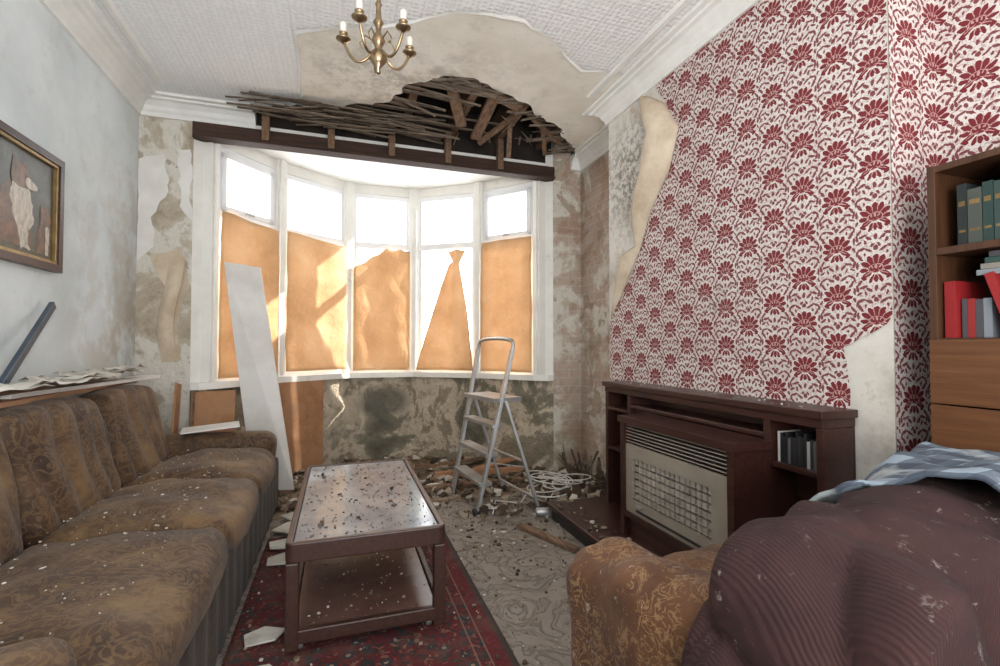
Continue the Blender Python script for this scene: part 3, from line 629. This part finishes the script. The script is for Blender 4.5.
for x in (x0+.05,x1-.06):
    for y in (y0+.06,y1-.06):
        M=Matrix.Translation((x,y,.024+.012))@Matrix.Rotation(math.pi/2,4,'Y')
        vs=[(0.001,-.012),(.022,-.012),(.024,0),(.022,.012),(.001,.012)]
        bb=len(b.bm.verts); b.lathe(vs,(0,0,0),M_alu,14); b.bm.verts.ensure_lookup_table()
        for v in b.bm.verts[bb:]: v.co=M@v.co
        b.box(x-.012,x+.012,y-.01,y+.01,.045,.075,M_black)
b.done('coffee_table',bevel=.005)
b=B()
def fr(u,v):
    x=-.38+.98*u; y=.1+2.95*v; return (x,y,.008+wr(x,y,0,3,.003))
b.grid(40,90,fr,M_rug); b.done('persian_rug',solid=.006)

# ------------------------------------------------------------------ armchair
AM=Matrix.Translation((1.11,.93,0))@Matrix.Rotation(math.radians(12),4,'Z')
b=B()
b.rbox((.66,.74,.24),(0,.02,.19),M_chair,r=.05,n=8,M=AM)
def fseat(P,N):
    if N.z>0: P.z+=.05*(1-N.x**2)*(1-N.y**4)
    P.z+=wr(P.x,P.y,3,7,.015); return P
b.rbox((.50,.62,.16),(0,.10,.36),M_chair,r=.07,n=16,fn=fseat,M=AM)
for sx in (-1,1):
    def fa(P,N,sx=sx):
        if N.z>-.3: P.x*=1+.25*(N.z+.3)
        P.x+=.010*abs(math.sin(P.y*36))*sx*(1 if N.x*sx>.5 else 0)*max(0,.6-N.z)
        if N.y>.8: P.y+=.012*abs(math.sin(P.x*45))
        if N.z>0: P.z+=.03*math.sin((N.y+1)*1.8)
        P.z+=wr(P.x+sx,P.y,2,7,.03); P.x+=wr(P.y,P.z,sx,6,.025); return P
    L=.78 if sx<0 else .60
    b.rbox((.17,L,.54 if sx<0 else .50),(sx*.345,.42-L/2 if sx<0 else .30-L/2,.30 if sx<0 else .29),M_chair,r=.083,n=(20,60,26),fn=fa,M=AM)
b.rbox((.72,.14,.54),(.0,-.28,.38),M_chair,r=.06,n=12,M=AM)
for x in (-.30,.30):
    for y in (-.30,.34): b.rbox((.05,.05,.10),(x,y,.05),M_mahog,r=.008,n=3,M=AM)
b.done('armchair')
# draped throw: a cloth laid over the chair back, falling to the rear, the left side and over the arm
b=B()
def throw(u,v):
    # u: left-bottom .. top .. right ; v: rear-bottom .. top .. front-bottom
    w,h=.44,.74
    s=(u-.0)*1.55   # length along x direction from left hem
    side=.50
    if s<side: x=-.43-(side-s)*.22; zl=h-(side-s)*.93; r=min(1,(side-s)/.10); x+=.05*(1-r)**2; zl-=0
    else: x=-.43+(s-side)*.86+.04; zl=h
    q=(v-.5)*1.5; top=.13
    if abs(q)<top: y=q; zz=zl+.03*(1-(q/top)**2)
    else:
        d=abs(q)-top; y=math.copysign(top+d*(.16 if q<0 else .34),q); zz=zl-d*(.95 if q<0 else .85)
    if s<side: zz=min(zl,zz) if abs(q)<.30 else zz-(h-zl)*.25
    fx,fy=s*1.0,q*1.0
    fold=abs(math.sin(fx*11+fy*6+wr(fx,fy,1,3,2.5)))**.7; fold2=abs(math.sin(fx*5-fy*13+wr(fx,fy,4,3,2.5)))**.7
    z=zz+.018*fold+.014*fold2+wr(fx,fy,2,6,.03); y+=-(.030*fold)*(1 if q<-top else 0)+wr(fx,fy,7,5,.03)+(.02*fold2 if q>top else 0); x-=(.030*fold2+wr(fx,fy,9,5,.02) if s<side else 0)
    return AM@Vector((x,-.25+y,max(.12,z)))
b.grid(110,110,throw,M_maroon)
b.done('maroon_throw',solid=.008)
b=B()
def bl(u,v):
    x=.12+.42*u-.14*v; s=(v-.5)*.9
    yc=-.25
    if abs(s)<.15: y=s; z=.80-.5*s*s
    else: y=math.copysign(.15+.12*(abs(s)-.15)/.2,s); z=.788-(abs(s)-.15)*.75
    if s<-.15: y=-.15-(-s-.15)*.30; z=.788-(-s-.15)*.45
    z+=wr(x,s,7,5,.05)+wr(x,s,3,14,.02)+.035; y+=wr(x,s,3,6,.03)-.02
    return AM@Vector((x,yc+y,z))
b.grid(50,60,bl,M_check); b.done('checked_blanket',solid=.012)

# ------------------------------------------------------------------ fireplace surround
b=B(); xf,xb=1.655,XB-.006; ya,yb=1.28,2.78; zt=.88
b.box(xf-.02,xb,ya-.01,yb+.01,zt-.03,zt,M_mahog); b.box(xf-.005,xb,ya+.001,yb-.001,zt-.065,zt-.0305,M_mahog)
b.box(xb-.015,xb,ya+.002,yb-.002,.1,zt-.066,M_mahog)
for y in (ya,1.51,2.50,yb-.03): b.box(xf,xb-.016,y,y+.03,.1,zt-.0655,M_mahog)
b.box(xf+.002,xb-.016,1.541,2.499,.74,.76,M_mahog)
for z in (.63,.36): b.box(xf+.002,xb-.016,ya+.031,1.509,z,z+.02,M_mahog)
for z in (.70,.45): b.box(xf+.002,xb-.016,2.531,yb-.031,z,z+.02,M_mahog)
b.box(xf+.03,xf+.045,1.541,2.499,.16,.74,M_mahog)
b.done('fireplace_surround',bevel=.003)
b=B()
y=1.315
while y<1.49: w=R.uniform(.010,.014); b.box(1.68,1.79,y,y+w-.001,.651,.651+R.uniform(.10,.13),M_sleeve); y+=w
b.done('disc_cases')
b=B(); b.box(1.30,XB-.004,1.40,2.86,0,.07,M_black); b.box(1.28,XB-.004,1.38,2.88,.0705,.10,M_mahog); b.done('hearth',bevel=.006)
b=B(); x0,x1,y0,y1,z0,z1=1.46,1.650,1.50,2.30,.12,.73
b.box(x0+.03,x1,y0+.04,y1-.04,z0-.02,z0+.08,M_mahog)
b.box(x0,x1,y0,y0+.035,z0-.02,z1-.03,M_mahog); b.box(x0,x1,y1-.035,y1,z0-.02,z1-.03,M_mahog); b.box(x0-.01,x1,y0-.01,y1+.01,z1-.0295,z1+.005,M_mahog); b.box(x0+.001,x1-.001,y0+.0355,y1-.0355,z0+.0805,z0+.11,M_mahog)
b.box(x0+.06,x1-.002,y0+.036,y1-.036,z0+.11,z1-.031,M_black)
ia,ib=y0+.036,y1-.036; zb=z0+.111; ztp=z1-.031
b.box(x0+.012,x0+.03,ia,ib,zb,zb+.07,M_firecream); b.box(x0+.012,x0+.03,ia,ib,ztp-.18,ztp-.11,M_firecream)
b.box(x0+.012,x0+.03,ia,ia+.10,zb+.0705,ztp-.1805,M_firecream); b.box(x0+.012,x0+.03,ib-.06,ib,zb+.0705,ztp-.1805,M_firecream)
for i in range(6): b.bar((x0+.02,ia,ztp-.012-i*.017),(x0+.02,ib,ztp-.012-i*.017),.012,.004,M_firecream,up=(.5,0,1))
ra,rb,rz0,rz1=ia+.10,ib-.06,zb+.07,ztp-.18
n=16; w=(rb-ra)/n
for i in range(n):
    for j in range(6): b.box(x0+.026,x0+.059,ra+i*w+.005,ra+(i+1)*w-.005,rz0+j*(rz1-rz0)/6+.005,rz0+(j+1)*(rz1-rz0)/6-.005,M_radiant)
for i in range(6): z=rz0+(i+.5)*(rz1-rz0)/6; b.tube([(x0+.012,ra,z),(x0+.008,(ra+rb)/2,z),(x0+.012,rb,z)],.0014,M_alu,6)
for i in range(4): y=ra+(i+.5)*(rb-ra)/4; b.tube([(x0+.010,y,rz0),(x0+.008,y,rz1)],.0014,M_alu,6)
b.box(x0+.005,x0+.0115,ia+.14,ib-.1,zb+.02,zb+.03,M_black)
b.box(x0+.002,x0+.0115,ib-.15,ib-.10,zb+.045,zb+.056,M_alu)
b.done('gas_fire',bevel=.0012)

# ------------------------------------------------------------------ bookcase
b=B(); xf,xb=1.76,XA-.006; ya,yb=.12,1.005; zt=1.68; t=.022
b.box(xf,xb,yb-t,yb,0,zt,M_case); b.box(xf,xb,ya,ya+t,0,zt,M_case); b.box(xf+.001,xb,ya+t,yb-t,zt-t,zt-.001,M_case); b.box(xb-.01,xb-.001,ya+t,yb-t,0,zt-t,M_case)
for z in (1.42,1.14,.72,.06): b.box(xf+.001,xb-.011,ya+t,yb-t,z-t,z,M_case)
b.box(xf-.012,xf-.0005,ya+.005,yb-.005,.94,1.135,M_teak); b.box(xf-.012,xf-.0005,ya+.005,yb-.005,.73,.935,M_teak)
b.box(xf-.012,xf-.0005,ya+.005,(ya+yb)/2-.003,.07,.70,M_teak); b.box(xf-.012,xf-.0005,(ya+yb)/2+.003,yb-.005,.07,.70,M_teak)
b.box(xf-.022,xf-.0125,.5,.62,1.04,1.055,M_brass); b.box(xf-.022,xf-.0125,.5,.62,.88,.895,M_brass)
b.done('bookcase',bevel=.0015)
b=B(); y=yb-.06
while y>ya+.08:
    w=R.uniform(.024,.040); b.box(xf+.03,xf+.2,y-w,y-.002,1.421,1.421+R.uniform(.165,.19),M_booksdark); b.box(xf+.029,xf+.0298,y-w+.004,y-.006,1.46,1.468,M_gilt); b.box(xf+.029,xf+.0298,y-w+.004,y-.006,1.54,1.555,M_gilt); y-=w
for i in range(3): b.box(xf+.03,xf+.19,.60+i*.01,.84-i*.012,1.613+i*.014,1.626+i*.014,M_paper if i==1 else M_books)
y=yb-.03; b.box(xf+.02,xf+.17,y-.028,y,1.141,1.315,M_red); y-=.032
for i in range(4): w=R.uniform(.012,.022); b.box(xf+.04,xf+.18,y-w,y-.001,1.141,1.141+R.uniform(.09,.12),M_books); y-=w
y-=.055
M=Matrix.Translation((xf+.02,y+.01,1.143))@Matrix.Rotation(-.28,4,'X'); b.box(0,.13,-.022,.0,0,.19,M_red,M)
y-=.030
while y>ya+.06:
    w=R.uniform(.010,.030); b.box(xf+.03,xf+.18,y-w,y-.001,1.141,1.141+R.uniform(.12,.17),M_books); y-=w
for i in range(4): b.box(xf+.03,xf+.2,.30+i*.01,.90-i*.01,1.325+i*.017,1.341+i*.017,M_books)
b.done('rows_of_books',bevel=.001)

# ------------------------------------------------------------------ step ladder
b=B()
A,Bf=Vector((.82,3.60,0)),Vector((.86,3.07,0)); At,Bt=Vector((1.0,3.50,1.12)),Vector((1.13,3.10,1.12))
C,D=Vector((1.28,3.0,0)),Vector((1.20,3.52,0))
b.bar(A,A.lerp(At,.97),.05,.022,M_alu,up=(1,0,0)); b.bar(Bf,Bf.lerp(Bt,.97),.05,.022,M_alu,up=(1,0,0))
hp=[A.lerp(At,.95)]
for k in range(9):
    a=math.pi*k/8; c=(At+Bt)/2; d=(Bt-At)/2; hp.append(c-d*math.cos(a)*(1)+Vector((0,0,.045*math.sin(a)**.5 if 0<k<8 else 0)))
hp.append(Bf.lerp(Bt,.95)); b.tube(hp,.013,M_alu,10)
pv=.66
Ct,Dt=Bf.lerp(Bt,pv)+Vector((.03,-.0,0)),A.lerp(At,pv)+Vector((.03,0,0))
b.bar(C,Ct,.03,.018,M_alu,up=(1,0,0)); b.bar(D,Dt,.03,.018,M_alu,up=(1,0,0))
for s in (.12,.45): b.bar(C.lerp(Ct,s),D.lerp(Dt,s),.02,.012,M_alu)
for s in (.17,.34,.51):
    p,q=A.lerp(At,s),Bf.lerp(Bt,s); b.bar(p+Vector((.02,0,0)),q+Vector((.02,0,0)),.09,.025,M_alu)
p,q=A.lerp(At,.665),Bf.lerp(Bt,.665); b.bar(p+Vector((.05,0,0)),q+Vector((.05,0,0)),.22,.03,M_alu)
b.bar(A.lerp(At,.3),D.lerp(Dt,.4),.012,.004,M_alu); b.bar(Bf.lerp(Bt,.3),C.lerp(Ct,.4),.012,.004,M_alu)
for p in (A,Bf,C,D): b.rbox((.05,.05,.04),(p.x,p.y,.02),M_black,r=.01,n=4)
b.done('stepladder',bevel=.002)

# ------------------------------------------------------------------ chandelier
b=B(); cx,cy,cz=.13,1.86,2.28
b.tube([(cx,cy,cz),(cx,cy,H-.03)],.008,M_brass,10); b.lathe([(.002,-.035),(.02,-.03),(.05,-.008),(.055,0)],(cx,cy,H),M_brass)
b.lathe([(.002,-.10),(.010,-.095),(.008,-.075),(.022,-.06),(.034,-.04),(.022,-.018),(.012,0),(.018,.015),(.026,.03),(.018,.05),(.009,.065),(.013,.09),(.02,.10),(.012,.115),(.008,.16),(.013,.17),(.008,.18)],(cx,cy,cz-.03),M_brass)
for i in range(5):
    a=math.radians(20+72*i); d=Vector((math.cos(a),math.sin(a),0)); c=Vector((cx,cy,cz))
    pts=[]
    for k in range(15):
        s=k/14; r=.02+.112*s; z=-.045-.045*math.sin(s*math.pi*.9)+.055*s**3; pts.append(c+d*r+Vector((0,0,z)))
    b.tube(pts,.0055,M_brass,8)
    e=pts[-1]
    b.tube([c+d*.02+Vector((0,0,.0)),c+d*.05+Vector((0,0,.02)),c+d*.07+Vector((0,0,-.01)),c+d*.06+Vector((0,0,-.03))],.003,M_brass,6)
    b.lathe([(.004,-.012),(.012,-.004),(.026,.004),(.028,.008),(.012,.010),(.014,.026),(.017,.03)],e,M_brass,14)
    b.lathe([(.0125,.03),(.0125,.065),(.010,.070),(.006,.072)],e,M_cream,12)
b.done('brass_chandelier')

# ------------------------------------------------------------------ boards in bay
b=B(); b.prism([(-.60,3.98,.03),(-.32,3.94,.03),(-.575,3.98,1.70),(-.80,3.90,1.72)],(0.004,.014,0),M_board); b.done('leaning_white_panel',bevel=.002)
b=B(); b.prism([(-.49,4.40,.02),(-.14,4.62,.02),(-.14,4.66,.80),(-.50,4.42,.80)],(-.008,.014,0),M_ply); b.prism([(-.98,3.84,.40),(-.72,3.90,.40),(-.72,3.93,.79),(-.98,3.87,.79)],(0,.012,0),M_ply) ; b.done('orange_offcut_boards')

# ------------------------------------------------------------------ debris
def chips(bb,x0,x1,y0,y1,z,n,smin,smax,m,th=.003,clip=None,up=0):
    for _ in range(n):
        x=R.uniform(x0,x1); y=R.uniform(y0,y1)
        if clip and not clip(x,y): continue
        s=smin+(smax-smin)*R.random()**3; k=R.randint(4,6); a0=R.uniform(0,6.3)
        zz=z(x,y) if callable(z) else z
        tilt=Vector((R.uniform(-.25,.25),R.uniform(-.25,.25)))*(1 if up else .15)
        pts=[]
        for i in range(k):
            a=a0+2*math.pi*i/k+R.uniform(-.3,.3); r=s*R.uniform(.6,1.1); dx,dy=r*math.cos(a),r*math.sin(a)
            pts.append((x+dx,y+dy,zz+dx*tilt.x+dy*tilt.y+up*R.random()*s))
        bb.prism(pts,(0,0,min(th*R.uniform(.6,3),s)),m)
fb=lambda x,y:(x-.4)**2/1.35**2+(max(0,y-3.9))**2/.95**2<.93
b=B()
chips(b,-.9,1.75,3.5,4.8,.004,1500,.006,.055,M_chips,.008,fb,up=.6)
chips(b,.45,2.0,2.4,3.7,.002,620,.004,.022,M_chips,.004)
chips(b,.75,1.9,2.95,3.8,.004,160,.01,.045,M_chips,.012,up=.7)
chips(b,.6,1.25,1.5,2.6,.002,200,.003,.011,M_chips,.003)
chips(b,1.45,2.02,2.95,3.8,.004,340,.01,.06,M_chips,.012,up=1)
chips(b,-.36,.55,1.2,3.4,.014,560,.003,.012,M_chips,.003)
b.done('floor_rubble')
b=B(); chips(b,-.14,.36,1.90,2.99,.412,380,.002,.007,M_chipsD,.0015)
chips(b,-.13,.35,1.91,2.98,.412,16,.009,.014,M_chipsD,.003); b.done('rubble_on_table')
b=B(); chips(b,-.13,.35,1.9,2.98,.099,200,.003,.009,M_chips,.002); b.done('rubble_on_table_shelf')
b=B(); chips(b,-.93,-.50,1.30,3.35,.490,300,.002,.007,M_chipsW,.0015); b.done('flakes_on_sofa')
b=B(); chips(b,1.30,1.44,1.42,2.85,.102,120,.004,.02,M_chips,.004); b.done('rubble_on_hearth')
b=B(); chips(b,1.66,1.80,1.3,2.75,.881,60,.003,.008,M_chipsW,.002); b.done('flakes_on_mantel')
b=B()
for (x,y,s,a) in [(-.27,2.02,.085,.3),(-.27,1.78,.09,1.0),(-.27,2.9,.10,.2),(-.24,3.15,.13,.8),(-.28,2.7,.08,1.4),(-.12,3.3,.11,.1),(-.22,3.35,.12,.5),(-.24,1.52,.07,.4),(1.0,3.1,.04,1),(-.1,3.55,.14,.7),(.7,3.75,.06,.4),(1.1,3.85,.07,1.4),(.62,3.3,.05,.2)]:
    n=5; pts=[(x+s*math.cos(a+2*math.pi*i/n)*R.uniform(.8,1.15),y+s*.8*math.sin(a+2*math.pi*i/n)*R.uniform(.8,1.15),.016+R.uniform(0,.012)) for i in range(n)]
    b.prism(pts,(0,0,.008),M_paper)
b.done('fallen_plaster_pieces')
b=B(); pts=[]
for i in range(220):
    t=i/220; a=t*math.pi*2*10; r=.12+.08*math.sin(t*23)
    pts.append((1.54+r*math.cos(a)+.07*math.sin(t*9),3.34+r*.9*math.sin(a)+.05*math.cos(t*11),.06+.05*math.sin(t*31)+.05*t))
b.tube(pts,.0045,M_wire,6)
b.tube([(1.55,3.3,.05),(1.45,3.2,.02),(1.3,3.3,.02),(1.2,3.15,.02),(1.05,3.25,.02),(.95,3.0,.02)],.0045,M_wire,6)
b.done('tangled_white_cable')
b=B()
for i in range(34):
    x,y=R.uniform(1.84,1.97),R.uniform(3.15,3.75); b.bar((x,y,.02),(x+R.uniform(-.18,.04),y+R.uniform(-.25,.08),R.uniform(.06,.30)),.018,.006,M_lath)
b.done('broken_lath_heap')
b=B()
b.bar((.75,3.95,.05),(1.5,3.85,.06),.05,.04,M_ply); b.bar((.5,4.2,.03),(1.3,4.4,.04),.06,.03,M_joist); b.bar((.62,3.70,.02),(1.42,3.70,.022),.07,.025,M_joist); b.bar((1.05,2.78,.014),(1.22,2.35,.014),.05,.02,M_joist); b.bar((1.02,4.0,.03),(1.55,4.15,.09),.09,.015,M_ply)
for i in range(14):
    x,y,a=R.uniform(.3,1.5),R.uniform(3.75,4.3),R.uniform(-.5,.5); l=R.uniform(.12,.4); b.bar((x,y,.03),(x+l*math.cos(a),y+l*math.sin(a),.03+R.uniform(0,.06)),R.uniform(.02,.04),.008,M_lath)
b.done('fallen_battens')
b=B(); b.lathe([(.001,0),(.026,0),(.028,.004),(.028,.085),(.024,.09),(.001,.09)],(0,0,0),M_alu,18)
T=Matrix.Translation((1.22,2.92,.03))@Matrix.Rotation(math.pi/2,4,'Y')@Matrix.Rotation(.3,4,'X')
for v in b.bm.verts: v.co=T@v.co
b.done('tin_can')

# ------------------------------------------------------------------ light
w=bpy.data.worlds.new('World'); sc.world=w; w.use_nodes=True; nt=w.node_tree; bg=nt.nodes['Background']
tc=nt.nodes.new('ShaderNodeTexCoord'); sp=nt.nodes.new('ShaderNodeSeparateXYZ'); mr=nt.nodes.new('ShaderNodeMapRange')
nt.links.new(tc.outputs['Generated'],sp.inputs[0]); nt.links.new(sp.outputs[1],mr.inputs[0])
mr.inputs['From Min'].default_value=0; mr.inputs['From Max'].default_value=.5; mr.inputs['To Min'].default_value=2.0; mr.inputs['To Max'].default_value=6.5
nt.links.new(mr.outputs[0],bg.inputs['Strength']); bg.inputs['Color'].default_value=(.95,.975,1,1)
s=bpy.data.lights.new('Sun','SUN'); s.energy=9; s.angle=.02; s.color=(1,.95,.86); so=link(bpy.data.objects.new('Sun',s))
so.rotation_euler=Vector((-1.2,.06,-.62)).to_track_quat('-Z','Y').to_euler()
a=bpy.data.lights.new('added_ceiling_fill','AREA'); a.energy=85; a.size=1.2; a.color=(1,.985,.96); ao=link(bpy.data.objects.new('added_ceiling_fill',a)); ao.location=(.3,-.9,1.3)  # added fill lamp, unseen behind the camera, brightens the ceiling
ao.rotation_euler=Vector((.0,.6,.8)).to_track_quat('-Z','Y').to_euler()
# camera
c=bpy.data.cameras.new('Camera'); co=link(bpy.data.objects.new('Camera',c)); c.sensor_width=36; c.lens=17.28; c.clip_start=.02
co.location=(0,0,1.12); co.rotation_euler=(math.radians(91.4),0,math.radians(-18.43)); sc.camera=co
sc.view_settings.view_transform='Standard'
